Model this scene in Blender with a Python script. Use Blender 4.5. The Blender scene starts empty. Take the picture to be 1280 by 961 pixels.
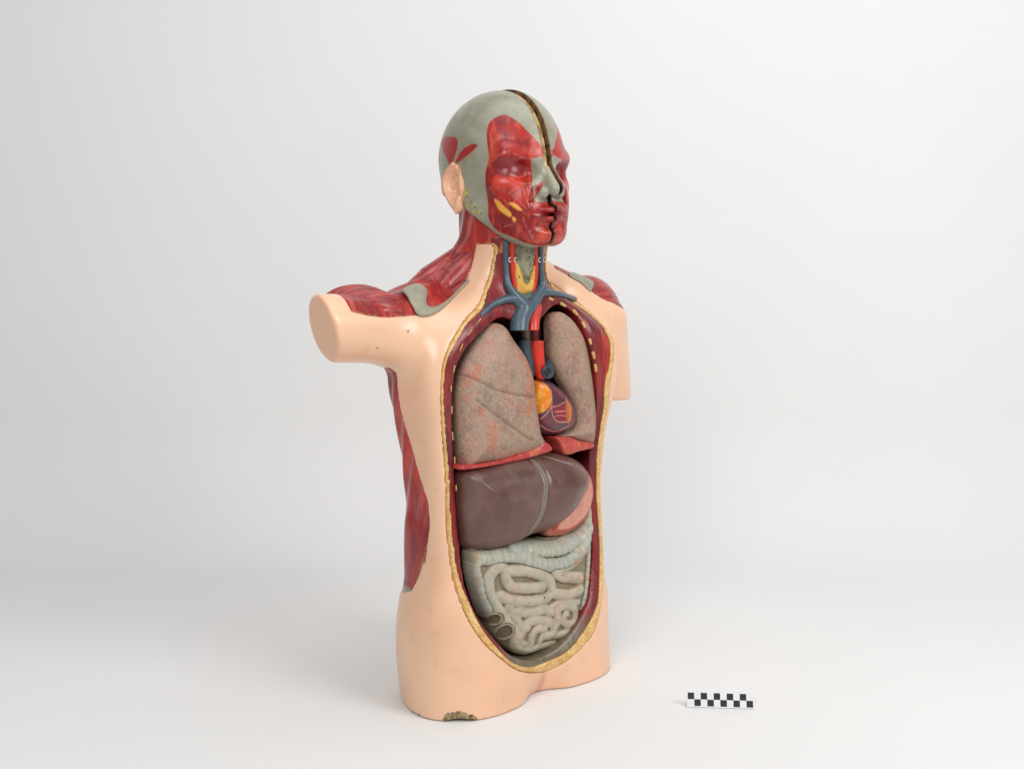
import bpy, math
import numpy as np
RNG = np.random.default_rng(7)
C = bpy.context.scene.collection
f32 = np.float32
# ------------------------------------------------------------------ frame of the model
FPX, TH, PITCH, CAM_H, CAM_D = 1330.0, math.radians(40), math.radians(4.5), .585, 1.6
CT, ST = math.cos(TH), math.sin(TH)

def ray(px, py):
    """line of sight of a traced point, in the model's own frame (x = its left, y = its back, z = up)"""
    a = (px - 640) / FPX; b = -(py - 480.5) / FPX
    d = np.array([a, math.cos(PITCH) + b * math.sin(PITCH), -math.sin(PITCH) + b * math.cos(PITCH)])
    o = np.array([0, -CAM_D, CAM_H])
    R = lambda v: np.array([v[0] * CT + v[1] * ST, -v[0] * ST + v[1] * CT, v[2]])
    return R(o), R(d)

def on_plane(pts, y):
    out = []
    for i, p in enumerate(pts):
        o, d = ray(*p); yy = y[i] if hasattr(y, '__len__') else y
        t = (yy - o[1]) / d[1]; out.append(o + t * d)
    return np.array(out)

def on_surf(sdf, pts, t0=1.1, t1=2.0, n=700):
    out = []
    t = np.linspace(t0, t1, n)
    for p in pts:
        o, d = ray(*p); q = o[None] + t[:, None] * d[None]
        v = sdf(q[:, 0], q[:, 1], q[:, 2])
        hit = np.nonzero(v < 0)[0]
        k = hit[0] if len(hit) else int(np.argmin(v))
        out.append(q[k])
    return np.array(out)

# ------------------------------------------------------------------ small maths
def smin(a, b, k):
    h = np.clip(.5 + .5 * (b - a) / k, 0, 1)
    return b + (a - b) * h - k * h * (1 - h)
def smax(a, b, k): return -smin(-a, -b, k)
def sstep(a, b, x):
    t = np.clip((x - a) / (b - a), 0, 1); return t * t * (3 - 2 * t)
def sphere(x, y, z, c, r): return np.sqrt((x - c[0])**2 + (y - c[1])**2 + (z - c[2])**2) - r
def ellip(x, y, z, c, r):
    k = np.sqrt(((x - c[0]) / r[0])**2 + ((y - c[1]) / r[1])**2 + ((z - c[2]) / r[2])**2)
    return (k - 1) * min(r)
def cone(x, y, z, a, b, ra, rb):
    ax, ay, az = a; dx, dy, dz = b[0] - ax, b[1] - ay, b[2] - az
    t = np.clip(((x - ax) * dx + (y - ay) * dy + (z - az) * dz) / (dx * dx + dy * dy + dz * dz), 0, 1)
    return np.sqrt((x - ax - t * dx)**2 + (y - ay - t * dy)**2 + (z - az - t * dz)**2) - (ra + (rb - ra) * t)
def chain(x, y, z, pts, rs):
    d = None
    for i in range(len(pts) - 1):
        e = cone(x, y, z, pts[i], pts[i + 1], rs[i], rs[i + 1])
        d = e if d is None else np.minimum(d, e)
    return d
def spline(pts, n=6, closed=False):
    P = np.asarray(pts, float); m = len(P); out = []
    rng = range(m) if closed else range(m - 1)
    for i in rng:
        if closed: a, b, c, d = P[(i - 1) % m], P[i], P[(i + 1) % m], P[(i + 2) % m]
        else: a, b, c, d = P[max(i - 1, 0)], P[i], P[i + 1], P[min(i + 2, m - 1)]
        for k in range(n):
            t = k / n
            out.append(.5 * ((2 * b) + (-a + c) * t + (2 * a - 5 * b + 4 * c - d) * t * t + (-a + 3 * b - 3 * c + d) * t**3))
    if not closed: out.append(P[-1])
    return np.array(out)
def poly2(u, v, pts):
    """signed distance to a closed outline (negative inside)"""
    P = np.asarray(pts, float)[:, :2]; n = len(P)
    d = np.full(np.broadcast(u, v).shape, 1e9); s = np.zeros(d.shape, bool)
    for i in range(n):
        a, b = P[i], P[(i + 1) % n]; e = b - a; L = e @ e + 1e-14
        wx, wy = u - a[0], v - a[1]
        t = np.clip((wx * e[0] + wy * e[1]) / L, 0, 1)
        d = np.minimum(d, (wx - e[0] * t)**2 + (wy - e[1] * t)**2)
        c = ((a[1] <= v) & (b[1] > v)) | ((b[1] <= v) & (a[1] > v))
        if abs(e[1]) > 1e-12: s ^= c & (u < a[0] + (v - a[1]) / e[1] * e[0])
    return np.where(s, -np.sqrt(d), np.sqrt(d))
def line2(u, v, pts):
    P = np.asarray(pts, float); d = np.full(np.broadcast(u, v).shape, 1e9)
    for i in range(len(P) - 1):
        a, e = P[i], P[i + 1] - P[i]
        t = np.clip(((u - a[0]) * e[0] + (v - a[1]) * e[1]) / (e @ e + 1e-14), 0, 1)
        d = np.minimum(d, (u - a[0] - e[0] * t)**2 + (v - a[1] - e[1] * t)**2)
    return np.sqrt(d)
def xz(P): return np.asarray(P)[:, [0, 2]]
_seed = RNG.random((64, 64, 64)).astype(f32)
def vnoise(P, s):
    """value noise, 0..1, for the hand-painted patterns"""
    q = np.asarray(P) * s + 31.7; i = np.floor(q).astype(int); f = q - i; f = f * f * (3 - 2 * f); r = 0
    for dx in (0, 1):
        for dy in (0, 1):
            for dz in (0, 1):
                w = (f[:, 0] if dx else 1 - f[:, 0]) * (f[:, 1] if dy else 1 - f[:, 1]) * (f[:, 2] if dz else 1 - f[:, 2])
                r = r + w * _seed[(i[:, 0] + dx) % 64, (i[:, 1] + dy) % 64, (i[:, 2] + dz) % 64]
    return r
def fbm(P, s): return .5 * vnoise(P, s) + .3 * vnoise(P, s * 2.1) + .2 * vnoise(P, s * 4.3)

# ------------------------------------------------------------------ meshing of implicit shapes
def surfnet(F, org, h):
    I = F < 0
    nx, ny, nz = F.shape
    cnt = np.zeros((nx - 1, ny - 1, nz - 1), np.int8)
    for a in (0, 1):
        for b in (0, 1):
            for c in (0, 1):
                cnt += I[a:nx - 1 + a, b:ny - 1 + b, c:nz - 1 + c]
    act = np.nonzero((cnt > 0) & (cnt < 8))
    idx = np.full(cnt.shape, -1, np.int32); idx[act] = np.arange(len(act[0]))
    ai, bi, ci = act
    S = np.zeros((len(ai), 3)); N = np.zeros(len(ai))
    cor = [(a, b, c) for a in (0, 1) for b in (0, 1) for c in (0, 1)]
    val = {k: F[ai + k[0], bi + k[1], ci + k[2]].astype(float) for k in cor}
    for k in cor:
        for ax in range(3):
            if k[ax] == 0:
                m = list(k); m[ax] = 1; m = tuple(m)
                v0, v1 = val[k], val[m]; cr = (v0 < 0) != (v1 < 0)
                t = np.where(cr, v0 / np.where(cr, v0 - v1, 1), 0)
                p = np.empty((len(ai), 3)); p[:] = k; p[:, ax] = t
                S += np.where(cr[:, None], p, 0); N += cr
    V = (np.stack([ai, bi, ci], 1) + S / N[:, None]) * h + np.asarray(org)
    Q = []
    for ax in range(3):
        A = [slice(1, -1)] * 3; A[ax] = slice(0, -1); B = list(A); B[ax] = slice(1, None)
        s0, s1 = I[tuple(A)], I[tuple(B)]
        w = np.nonzero(s0 != s1); inside = s0[w]
        g = [w[0].copy(), w[1].copy(), w[2].copy()]
        for k in range(3):
            if k != ax: g[k] = g[k] + 1
        u, v = [(1, 2), (2, 0), (0, 1)][ax]
        def cell(du, dv):
            q = [g[0].copy(), g[1].copy(), g[2].copy()]; q[u] = q[u] + du; q[v] = q[v] + dv
            return idx[q[0], q[1], q[2]]
        q = np.stack([cell(-1, -1), cell(0, -1), cell(0, 0), cell(-1, 0)], 1)
        q[~inside] = q[~inside][:, ::-1]
        Q.append(q)
    Q = np.concatenate(Q); Q = Q[(Q >= 0).all(1)]
    return V, Q
def relax(V, Q, it=3, lam=.5):
    """soften the stair-steps left by meshing"""
    V = V.astype(float); E = np.concatenate([Q[:, [0, 1]], Q[:, [1, 2]], Q[:, [2, 3]], Q[:, [3, 0]]]); n = len(V)
    a = np.concatenate([E[:, 0], E[:, 1]]); b = np.concatenate([E[:, 1], E[:, 0]]); deg = np.maximum(np.bincount(a, minlength=n), 1)
    for _ in range(it):
        M = np.stack([np.bincount(a, weights=V[b, k], minlength=n) for k in range(3)], 1) / deg[:, None]
        V = V + lam * (M - V)
    return V
def axes(lo, hi, h):
    r = [np.arange(lo[i], hi[i] + h, h).astype(f32) for i in range(3)]
    return r[0][:, None, None], r[1][None, :, None], r[2][None, None, :]

def mesh_obj(name, V, Q, mat, parent=None, col=None, smooth=True):
    me = bpy.data.meshes.new(name)
    V = np.asarray(V, f32); Q = np.asarray(Q, np.int32)
    me.vertices.add(len(V)); me.vertices.foreach_set('co', V.ravel())
    k = Q.shape[1]
    me.loops.add(Q.size); me.loops.foreach_set('vertex_index', Q.ravel())
    me.polygons.add(len(Q)); me.polygons.foreach_set('loop_start', np.arange(0, Q.size, k, dtype=np.int32))
    me.polygons.foreach_set('loop_total', np.full(len(Q), k, np.int32))
    me.update(calc_edges=True); me.validate()
    me.polygons.foreach_set('use_smooth', np.full(len(me.polygons), smooth))
    if col is not None:
        at = me.attributes.new('Col', 'FLOAT_COLOR', 'POINT')
        c4 = np.ones((len(V), 4), f32); c4[:, :3] = col; at.data.foreach_set('color', c4.ravel())
    me.materials.append(mat)
    o = bpy.data.objects.new(name, me); C.objects.link(o)
    if parent: o.parent = parent
    return o
def solid(name, fn, lo, hi, h, mat, parent, paint=None):
    x, y, z = axes(lo, hi, h)
    F = np.broadcast_to(fn(x, y, z), (x.size, y.size, z.size)).astype(f32).copy()
    F[0] = F[-1] = 1e-3; F[:, 0] = F[:, -1] = 1e-3; F[:, :, 0] = F[:, :, -1] = 1e-3
    V, Q = surfnet(F, lo, h)
    return mesh_obj(name, V, Q, mat, parent, None if paint is None else paint(V))

# ------------------------------------------------------------------ materials
def s2l(*c):
    c = np.array(c, float) / 255; return np.where(c < .04045, c / 12.92, ((c + .055) / 1.055)**2.4)
def mat(name, base=None, rough=.4, var=.10, vscale=30, bump=.15, bscale=140, stretch=(1, 1, 1), coat=.0, dark=None, dscale=400, spec=.5, specks=0.0, relief=0.0):
    """lacquered, hand-painted surface: colour (or painted colour attribute) with uneven tone, fine relief and wear"""
    m = bpy.data.materials.new(name); m.use_nodes = True; nt = m.node_tree; N, L = nt.nodes, nt.links
    P = N['Principled BSDF']; tc = N.new('ShaderNodeTexCoord'); mp = N.new('ShaderNodeMapping')
    mp.inputs['Scale'].default_value = stretch; L.new(tc.outputs['Object'], mp.inputs['Vector'])
    def noise(s, det=4, src=mp):
        n = N.new('ShaderNodeTexNoise'); n.inputs['Scale'].default_value = s; n.inputs['Detail'].default_value = det
        L.new(src.outputs[0] if src is mp else tc.outputs['Object'], n.inputs['Vector']); return n
    if base is None:
        src = N.new('ShaderNodeAttribute'); src.attribute_name = 'Col'; out = src.outputs['Color']
    else:
        src = N.new('ShaderNodeRGB'); src.outputs[0].default_value = (*base, 1); out = src.outputs[0]
    n1 = noise(vscale); r = N.new('ShaderNodeMapRange'); r.inputs['From Min'].default_value = .3; r.inputs['From Max'].default_value = .7
    r.inputs['To Min'].default_value = 1 - var; r.inputs['To Max'].default_value = 1 + var; L.new(n1.outputs['Fac'], r.inputs['Value'])
    vm = N.new('ShaderNodeVectorMath'); vm.operation = 'SCALE'; L.new(out, vm.inputs[0]); L.new(r.outputs[0], vm.inputs['Scale']); out = vm.outputs[0]
    if dark is not None:
        n2 = noise(dscale, 3, None); r2 = N.new('ShaderNodeMapRange'); r2.inputs['From Min'].default_value = .50; r2.inputs['From Max'].default_value = .62
        L.new(n2.outputs['Fac'], r2.inputs['Value'])
        mx = N.new('ShaderNodeMix'); mx.data_type = 'RGBA'; L.new(r2.outputs[0], mx.inputs['Factor']); L.new(out, mx.inputs[6]); mx.inputs[7].default_value = (*dark, 1); out = mx.outputs[2]
    if specks > 0:
        vo = N.new('ShaderNodeTexVoronoi'); vo.inputs['Scale'].default_value = 38; L.new(tc.outputs['Object'], vo.inputs['Vector'])
        r3 = N.new('ShaderNodeMapRange'); r3.inputs['From Min'].default_value = .02; r3.inputs['From Max'].default_value = .05
        r3.inputs['To Min'].default_value = specks; r3.inputs['To Max'].default_value = 0; L.new(vo.outputs['Distance'], r3.inputs['Value'])
        mx = N.new('ShaderNodeMix'); mx.data_type = 'RGBA'; L.new(r3.outputs[0], mx.inputs['Factor']); L.new(out, mx.inputs[6]); mx.inputs[7].default_value = (.12, .07, .04, 1); out = mx.outputs[2]
    L.new(out, P.inputs['Base Color'])
    P.inputs['Specular IOR Level'].default_value = spec
    rr = N.new('ShaderNodeMapRange'); rr.inputs['To Min'].default_value = max(rough - .12, .05); rr.inputs['To Max'].default_value = rough + .12
    n3 = noise(18, 5, None); L.new(n3.outputs['Fac'], rr.inputs['Value']); L.new(rr.outputs[0], P.inputs['Roughness'])
    P.inputs['Coat Weight'].default_value = coat; P.inputs['Coat Roughness'].default_value = .2
    nb = noise(bscale, 3); bp = N.new('ShaderNodeBump'); bp.inputs['Strength'].default_value = bump; bp.inputs['Distance'].default_value = .002
    L.new(nb.outputs['Fac'], bp.inputs['Height'])
    if relief:                                   # brush-laid colour stands a little proud
        b2 = N.new('ShaderNodeBump'); b2.inputs['Strength'].default_value = relief; b2.inputs['Distance'].default_value = .003
        L.new(src.outputs['Fac'], b2.inputs['Height']); L.new(bp.outputs[0], b2.inputs['Normal']); bp = b2
    L.new(bp.outputs[0], P.inputs['Normal'])
    return m

SKIN = s2l(237, 192, 158); YEL = s2l(226, 192, 128); RED = s2l(150, 32, 32); DRED = s2l(86, 18, 22); BRED = s2l(208, 52, 32)
BONE = s2l(152, 149, 128); BLUE = s2l(70, 90, 101); ORG = s2l(224, 120, 30); PINK = s2l(222, 150, 128); BROWN = s2l(120, 92, 56)
M_skin = mat('flesh_lacquer', None, .36, .035, 14, .12, 45, coat=.3, specks=.15)
M_fat = mat('stippled_fat_paint', None, .5, .16, 260, .7, 330, dark=s2l(204, 150, 76), dscale=420)
M_musc = mat('red_muscle_paint', None, .34, .25, 60, .35, 120, stretch=(2.2, 1, .35), coat=.25, relief=.6)
M_arm = mat('shoulder_muscle_paint', None, .32, .20, 60, .4, 150, stretch=(.25, 2.2, 2.2), coat=.3, relief=.6)
M_wall = mat('cut_muscle_paint', None, .34, .22, 70, .35, 120, stretch=(2.5, 1, .3), coat=.25)
M_head = mat('head_paint', None, .34, .09, 70, .16, 130, coat=.22, relief=.5)
M_lung = mat('lung_paint', None, .50, .12, 260, .45, 300, relief=.3)
M_liver = mat('liver_paint', None, .32, .06, 50, .12, 120, coat=.15)
M_gut = mat('gut_paint', None, .50, .10, 90, .25, 220)
M_gloss = mat('organ_gloss_paint', None, .25, .12, 80, .15, 160, coat=.3)
M_blue = mat('vein_paint', BLUE, .35, .15, 60, .2, 120, coat=.2)
M_redv = mat('artery_paint', BRED, .35, .12, 60, .2, 120, coat=.2)
M_bone = mat('bone_paint', BONE, .45, .10, 60, .2, 120)
M_yel = mat('gland_paint', None, .5, .15, 90, .3, 200)
M_rib = mat('rib_bone_paint', s2l(205, 165, 100), .5, .25, 300, .3, 200)

root = bpy.data.objects.new('anatomical_torso', None); C.objects.link(root)
root.rotation_euler = (0, 0, TH)
root['label'] = 'limbless anatomical torso with red flayed split head and open chest showing lungs, liver and intestines'
root['category'] = 'anatomical model'

# ------------------------------------------------------------------ the body
ZK = [-.02, .00, .05, .10, .16, .22, .30, .38, .45, .50, .545, .58, .61, .65]
WK = [.167, .167, .169, .170, .166, .165, .164, .172, .187, .190, .176, .120, .070, .055]
NK = [2.5, 2.5, 2.8, 3.2, 4.2, 5.0, 5.5, 6.0, 7.0, 7.0, 5.5, 4.0, 3.0, 3.0]
FK = [-.080, -.082, -.084, -.080, -.070, -.060, -.052, -.052, -.057, -.060, -.055, -.040, -.026, -.018]
BK = [.105, .105, .112, .118, .112, .100, .098, .108, .118, .120, .118, .112, .100, .09]
CK = .03
ZD = np.linspace(-.02, .66, 341)
def smooth(t):
    v = np.interp(ZD, ZK, t); k = np.exp(-.5 * (np.arange(-18, 19) / 7.5)**2); k /= k.sum()
    return np.convolve(np.pad(v, 18, mode='edge'), k, 'valid')
WD, FD, BD, ND = smooth(WK), smooth(FK), smooth(BK), smooth(NK)
def torso(x, y, z):
    w, f, b = np.interp(z, ZD, WD), np.interp(z, ZD, FD), np.interp(z, ZD, BD)
    yy = y - CK; df, db = CK - f, b - CK
    nf, nb = np.interp(z, ZD, ND), 2.6
    ax = np.abs(x / w) + 1e-6
    A = (ax**nf + np.abs(yy / df)**nf)**(1 / nf); B = (ax**nb + np.abs(yy / db)**nb)**(1 / nb)
    return (np.where(yy < 0, A, B) - 1) * np.minimum(df, .09)
def body(x, y, z):
    d = torso(x, y, z)
    d = smin(d, cone(x, y, z, (.002, .032, .58), (.005, .000, .75), .060, .060), .022)                 # neck
    d = smin(d, chain(x, y, z, [(-.030, .044, .655), (-.08, .056, .61), (-.15, .055, .568)], [.026, .034, .038]), .025)     # slope of the shoulders
    d = smin(d, chain(x, y, z, [(.030, .044, .655), (.09, .052, .620), (.17, .048, .588)], [.026, .034, .038]), .025)
    d = smin(d, cone(x, y, z, (-.15, .035, .547), (-.33, .022, .548), .050, .0455), .035)       # right stump, held out
    d = smax(d, (x + .311) * -.955 + (y - .02) * .14 + (z - .548) * -.26, .009)
    d = smin(d, cone(x, y, z, (-.112, -.014, -.03), (-.106, -.002, .105), .0765, .064), .05)
    d = smin(d, cone(x, y, z, (.108, .004, -.03), (.104, .010, .10), .074, .062), .04)
    arm = chain(x, y, z, [(.16, .045, .552), (.213, .044, .550), (.240, .042, .38)], [.054, .056, .047])
    arm = smax(arm, -(z - .421 + (x - .23) * .05), .010)                                        # left stump, hanging
    d = smin(d, arm, .028)
    d = smax(d, -cone(x, y, z, (0, -.088, -.03), (0, -.118, .055), .040, .020), .03)          # notch between the thighs
    d = smax(d, -cone(x, y, z, (.012, .13, -.03), (.012, .15, .12), .030, .016), .03)
    return np.maximum(d, -z + .0005)

# traced outlines of the opening
A_px = [(620,312),(616,330),(612,348),(606,367),(598,384),(581,401),(566,423),(556,446),(552.5,468),(552.5,498),(555,530),(559,570),(561,610),(563,660),(566,702),(573,743),(587,777),(606,804),(626,822),(643,835),(660,840),(681,839),(706,827),(727,810),(743,789),(751.5,760),(755,722),(756,691),(753.5,660),(751,625),(750.5,592),(752.4,561),(755,536),(758.7,517),(760,500),(762,470),(768,445),(769,420),(763,403),(750,386.5),(736,372),(721,357),(706.6,347),(693,336),(688,318),(688,300),(620,296)]
B_px = [(623.5,312),(619.5,330),(615.5,350),(609.5,370),(601.5,388),(582.8,405),(568.8,427),(558.8,448),(554.8,470),(554.8,498),(557.8,530),(561.8,570),(563.8,610),(566.8,660),(570.3,702),(581.8,743),(601.6,783),(622.4,810.5),(639,826.5),(655.7,833.5),(672,832.5),(693,823.5),(715.6,808.7),(732.3000000000001,786.2),(744.6,761.2),(748.6,740.2),(750,702),(748,660),(745.5,625),(745,592),(746,567),(748.7,550),(752,528),(754,511),(754,478),(758.6,461),(762,438),(761,424),(754,407),(744,389),(731.6,376),(718,365),(702.5,357),(691,351),(684,330),(682,300),(623.5,296)]
C_px = [(613,404),(589.0,427),(574.0,450),(568.2,475),(567.2,498),(568.2,530),(571.2,570),(573.2,620),(577.2,681),(587.2,739),(603.2,776),(627,806),(645,822),(668,827),(690,818),(712,800),(727,778),(737,748),(740,722),(741,690),(739,660),(737,620),(737,592),(739,565),(744,540),(747,515),(746,480),(741,447),(735,428),(727,405),(719,391),(704,381),(690,385),(676,398),(660,404),(645,402),(628,397)]
RZ = [.02, .05, .10, .20, .32, .45, .50, .55, .60, .65, .72]
RY = [-.082, -.080, -.074, -.050, -.044, -.050, -.051, -.044, -.032, -.034, -.036]
def on_rim(px):
    out = []
    for p in px:
        y = -.05
        for _ in range(12): q = on_plane([p], y)[0]; y = .5 * y + .5 * np.interp(q[2], RZ, RY)
        out.append(q)
    return np.array(out)
def rimxz(px, n=5):
    R, S_ = on_rim(px), on_surf(body, px)
    for i, p in enumerate(px):               # up the near side of the neck the cut edge lies on the rounded surface itself
        w = float(sstep(392, 362, p[1])) if p[0] < 640 and p[1] < 500 else float(sstep(690, 750, p[1])) if p[0] < 735 else 0
        R[i] = R[i] * (1 - w) + S_[i] * w
    return xz(spline(R, n, True))
A_xz, B_xz, C_xz = rimxz(A_px), rimxz(B_px), rimxz(C_px)
for P in (A_xz, B_xz):                        # the neck end of the outlines runs on under the jaw
    pass
# edge of the skin on the flank and over the shoulders
flank = on_surf(body, [(486,457),(495.5,479),(500,512),(510,546),(522,589),(534,627),(537,656),(532,690),(522,723),(514,738)])
o_ = np.argsort(flank[:, 2]); FZ, FY = flank[o_, 2], flank[o_, 1]
shR = on_surf(body, [(412,371),(424.6,384),(435.5,389),(462,395),(483.6,397),(523,394),(540,392.6),(555.6,381.7),(573,364),(585,347),(588,334),(595,314)])
shL = on_surf(body, [(688,322),(693,334.6),(706.6,343),(725,353),(738,363.7),(750,372),(765,378),(779,386)])
print('flank', np.round(flank, 3).tolist()); print('shR', np.round(shR, 3).tolist()); print('shL', np.round(shL, 3).tolist())
def edge_line(px):
    q = on_surf(body, px); u = q[:, 0] * CT - q[:, 1] * ST; k = np.argsort(u); return u[k], q[k, 2]
UR, ZR = edge_line([(412,371),(424.6,384),(435.5,389),(462,395),(483.6,397),(523,394),(540,392.6),(555.6,381.7),(573,364),(583,350),(588,336),(592,322)])
UR = np.concatenate([UR, [UR[-1] + .004, .05]]); ZR = np.concatenate([ZR, [.668, .668]])
UL, ZL = edge_line([(693,335.5),(706.6,343),(725,353),(738,363.7),(750,372),(765,378),(779,386)])
UL = np.concatenate([[UL[0] - .010, UL[0] - .003], UL, [UL[-1] + .03]]); ZL = np.concatenate([[.668, .668], ZL, [ZL[-1] - .008]])
FZ = np.concatenate([[.146, .157], FZ]); FY = np.concatenate([[.16, .055], FY])
def skinside(x, y, z):
    """negative where the skin is, positive where it is taken away and muscle shows"""
    fl = (y - np.interp(z, FZ, FY)) * .8
    u = x * CT - y * ST
    up = np.where(x < 0, z - np.interp(u, UR, ZR), z - np.interp(u, UL, ZL)) * .8
    up = np.maximum(up, (y - np.where(x < 0, .055, .085)))
    t = sstep(.485, .52, z)
    r = fl * (1 - t) + up * t
    r = np.where((x > .18) & (z < .57), np.where(z < .52, -.02, up), r)
    r = np.where(x < -.288, -.02, r)
    r = np.where((x < -.19) & (z > .49), np.where(x < -.288, -.02, np.maximum(up, y - .055)), r)
    return np.where(z < .146, -.02, r)

H = .002
lo, hi = (-.345, -.123, -.006), (.306, .155, .775)
X, Y, Z = axes(lo, hi, H)
G = body(X, Y, Z).astype(f32)
x2, z2 = X[:, 0, 0][:, None], Z[0, 0][None, :]
dA, dB, dC = (poly2(x2, z2, P).astype(f32)[:, None, :] for P in (A_xz, B_xz, C_xz))
frontal = (Y - .02).astype(f32)               # the outlines only cut the front half of the body
cutA = np.maximum(dA, frontal); cutB = np.maximum(dB, frontal)
necktop = (Z - .762).astype(f32)
def emit(name, F, m, paint, it=3):
    F = np.broadcast_to(F, G.shape).astype(f32).copy()
    F[0] = F[-1] = 1e-3; F[:, 0] = F[:, -1] = 1e-3; F[:, :, 0] = F[:, :, -1] = 1e-3
    V, Q = surfnet(F, lo, H); V = relax(V, Q, it); return mesh_obj(name, V, Q, m, root, paint(V))
def mixc(c, k, t): t = np.asarray(t)[:, None]; return c * (1 - t) + np.asarray(k) * t

SK = skinside(X, Y, Z).astype(f32)
cavity = np.maximum(dC, Y - .055)
chip = np.minimum(ellip(X, Y, Z, (-.168, -.048, 0), (.012, .012, .009)), 9).astype(f32)
chip_c = on_surf(body, [(573, 894)])[0]; chip_c[2] = 0
chip = (np.sqrt(((X - chip_c[0]) / .022)**2 + ((Y - chip_c[1]) / .012)**2 + (Z / .0045)**2) - 1) * .004
# skin
def paint_skin(V):
    c = np.tile(SKIN, (len(V), 1))
    c = mixc(c, SKIN * [.88, .80, .74], .45 * sstep(.45, .75, fbm(V, 9)))
    c = mixc(c, SKIN * [1.02, .93, .9], .6 * sstep(.5, .8, fbm(V + 5, 6)))
    c = mixc(c, s2l(190, 120, 84), .5 * sstep(.010, .0, np.hypot(V[:, 0], 0)) * sstep(.05, .02, V[:, 2]) * (V[:, 1] < 0))
    c = mixc(c, s2l(176, 128, 92), .12 * sstep(.66, .80, fbm(V + 9, 60)))
    d = np.sqrt(((V[:, 0] - chip_c[0]) / .027)**2 + ((V[:, 1] - chip_c[1]) / .02)**2 + (V[:, 2] / .015)**2) + .6 * (fbm(V, 120) - .5)
    c = mixc(c, s2l(156, 134, 90), d < 1); c = mixc(c, s2l(70, 56, 38), (d < 1) & (vnoise(V, 500) > .6))
    for p in ((516, 891), (523, 894.5)):
        q = on_surf(body, [p])[0]; c = mixc(c, s2l(45, 34, 28), np.sqrt(((V - q)**2).sum(1)) < .0032)
    for p in ((472, 435), (510, 414)):
        q = on_surf(body, [p])[0]; c = mixc(c, s2l(110, 70, 50), .7 * (np.sqrt(((V - q)**2).sum(1)) < .0020))
    cap = (V[:, 0] < -.285) & ((V[:, 0] + .311) * -.955 + (V[:, 1] - .02) * .14 + (V[:, 2] - .548) * -.26 > -.004)
    c = mixc(c, SKIN * [.97, .86, .80], .8 * cap)
    return c
S = np.maximum(np.maximum(G, SK), -cutA + .0004)
S = np.maximum(S, Z - .668); S = np.maximum(S, -chip); S = np.maximum(S, -np.maximum(cavity - .004, 0) - 9 * (dC > 1))
S = np.maximum(S, -(cavity - .004))
emit('skin', S, M_skin, paint_skin)
del S
# muscle laid bare on back, flank and shoulders
def paint_back(V):
    c = np.tile(RED, (len(V), 1))
    c = mixc(c, DRED, .5 * sstep(.4, .65, fbm(V * [3, 1, .35], 22)))
    c = mixc(c, BRED, .55 * sstep(.5, .7, fbm(V * [2.5, 1, .4] + 3, 16)))
    c = mixc(c, s2l(190, 90, 84), .35 * sstep(.55, .7, fbm(V * [6, 3, .5] + 7, 30)))
    edge = skinside(V[:, 0], V[:, 1], V[:, 2])
    c = mixc(c, BONE, sstep(.172, .164, V[:, 2] + .01 * (fbm(V, 60) - .5)) * (V[:, 2] < .3))
    c = mixc(c, s2l(170, 130, 70), .6 * sstep(.0025, .0010, edge) * (fbm(V, 250) > .48))
    return c
Bk = np.maximum(G + .0016, -(SK + .012)); Bk = np.maximum(Bk, -(cavity - .012)); Bk = np.maximum(Bk, necktop)
rid = .0018 * np.sin((Y * 1.0 + Z * .35) * 210) * sstep(.24, .32, Z)
flk = .004 * (1 - np.clip(np.abs(Z - .235 - (Y - .06) * .3) / .05, 0, 1)**2) 
Bk = Bk + (rid * .5 - flk * (Z < .4) * .4)
emit('back_muscle', Bk, M_musc, paint_back); del Bk
# yellow layer of fat round the opening
def paint_fat(V):
    c = np.tile(YEL, (len(V), 1)); return mixc(c, s2l(196, 138, 62), .6 * sstep(.45, .7, fbm(V, 90)))
Fa = np.maximum(np.maximum(G - .0005, cutA), -cutB); Fa = np.maximum(Fa, -(G + .012)); Fa = np.maximum(Fa, Z - .669)
Fa = np.maximum(Fa, SK - .004)
emit('fat_layer', Fa, M_fat, paint_fat); del Fa
# cut muscle and the hollow
def paint_wall(V):
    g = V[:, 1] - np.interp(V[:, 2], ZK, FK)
    c = np.tile(s2l(132, 30, 30), (len(V), 1))
    c = mixc(c, s2l(82, 20, 26), .8 * sstep(.42, .62, fbm(V * [2.6, 1, .4], 40)))
    c = mixc(c, BRED, .75 * sstep(.03, .0, np.abs(V[:, 0] - .150)) * sstep(.43, .47, V[:, 2]) * sstep(.56, .53, V[:, 2]) * sstep(.4, .6, fbm(V * [3, 1, .4] + 2, 60)))
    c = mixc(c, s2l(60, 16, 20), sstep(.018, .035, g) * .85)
    lowz = sstep(.115, .075, V[:, 2] + .02 * (fbm(V, 40) - .5)) * sstep(-.10, -.06, V[:, 0])
    c = mixc(c, s2l(112, 104, 82), lowz * .9)
    return c
dCm = np.clip((dC - .0) / .012, 0, 1)
Wl = np.maximum(G + .0015 + .004 * (1 - dCm), cutB - .002); Wl = np.maximum(Wl, -np.maximum(dC, Y - .06)); Wl = np.maximum(Wl, necktop)
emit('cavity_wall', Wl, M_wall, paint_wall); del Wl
# back wall of the hollow, painted a mottled dark red
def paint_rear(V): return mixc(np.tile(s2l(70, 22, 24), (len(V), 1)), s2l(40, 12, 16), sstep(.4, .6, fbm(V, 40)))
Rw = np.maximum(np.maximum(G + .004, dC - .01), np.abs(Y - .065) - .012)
emit('cavity_back', Rw, M_wall, paint_rear); del Rw

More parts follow.
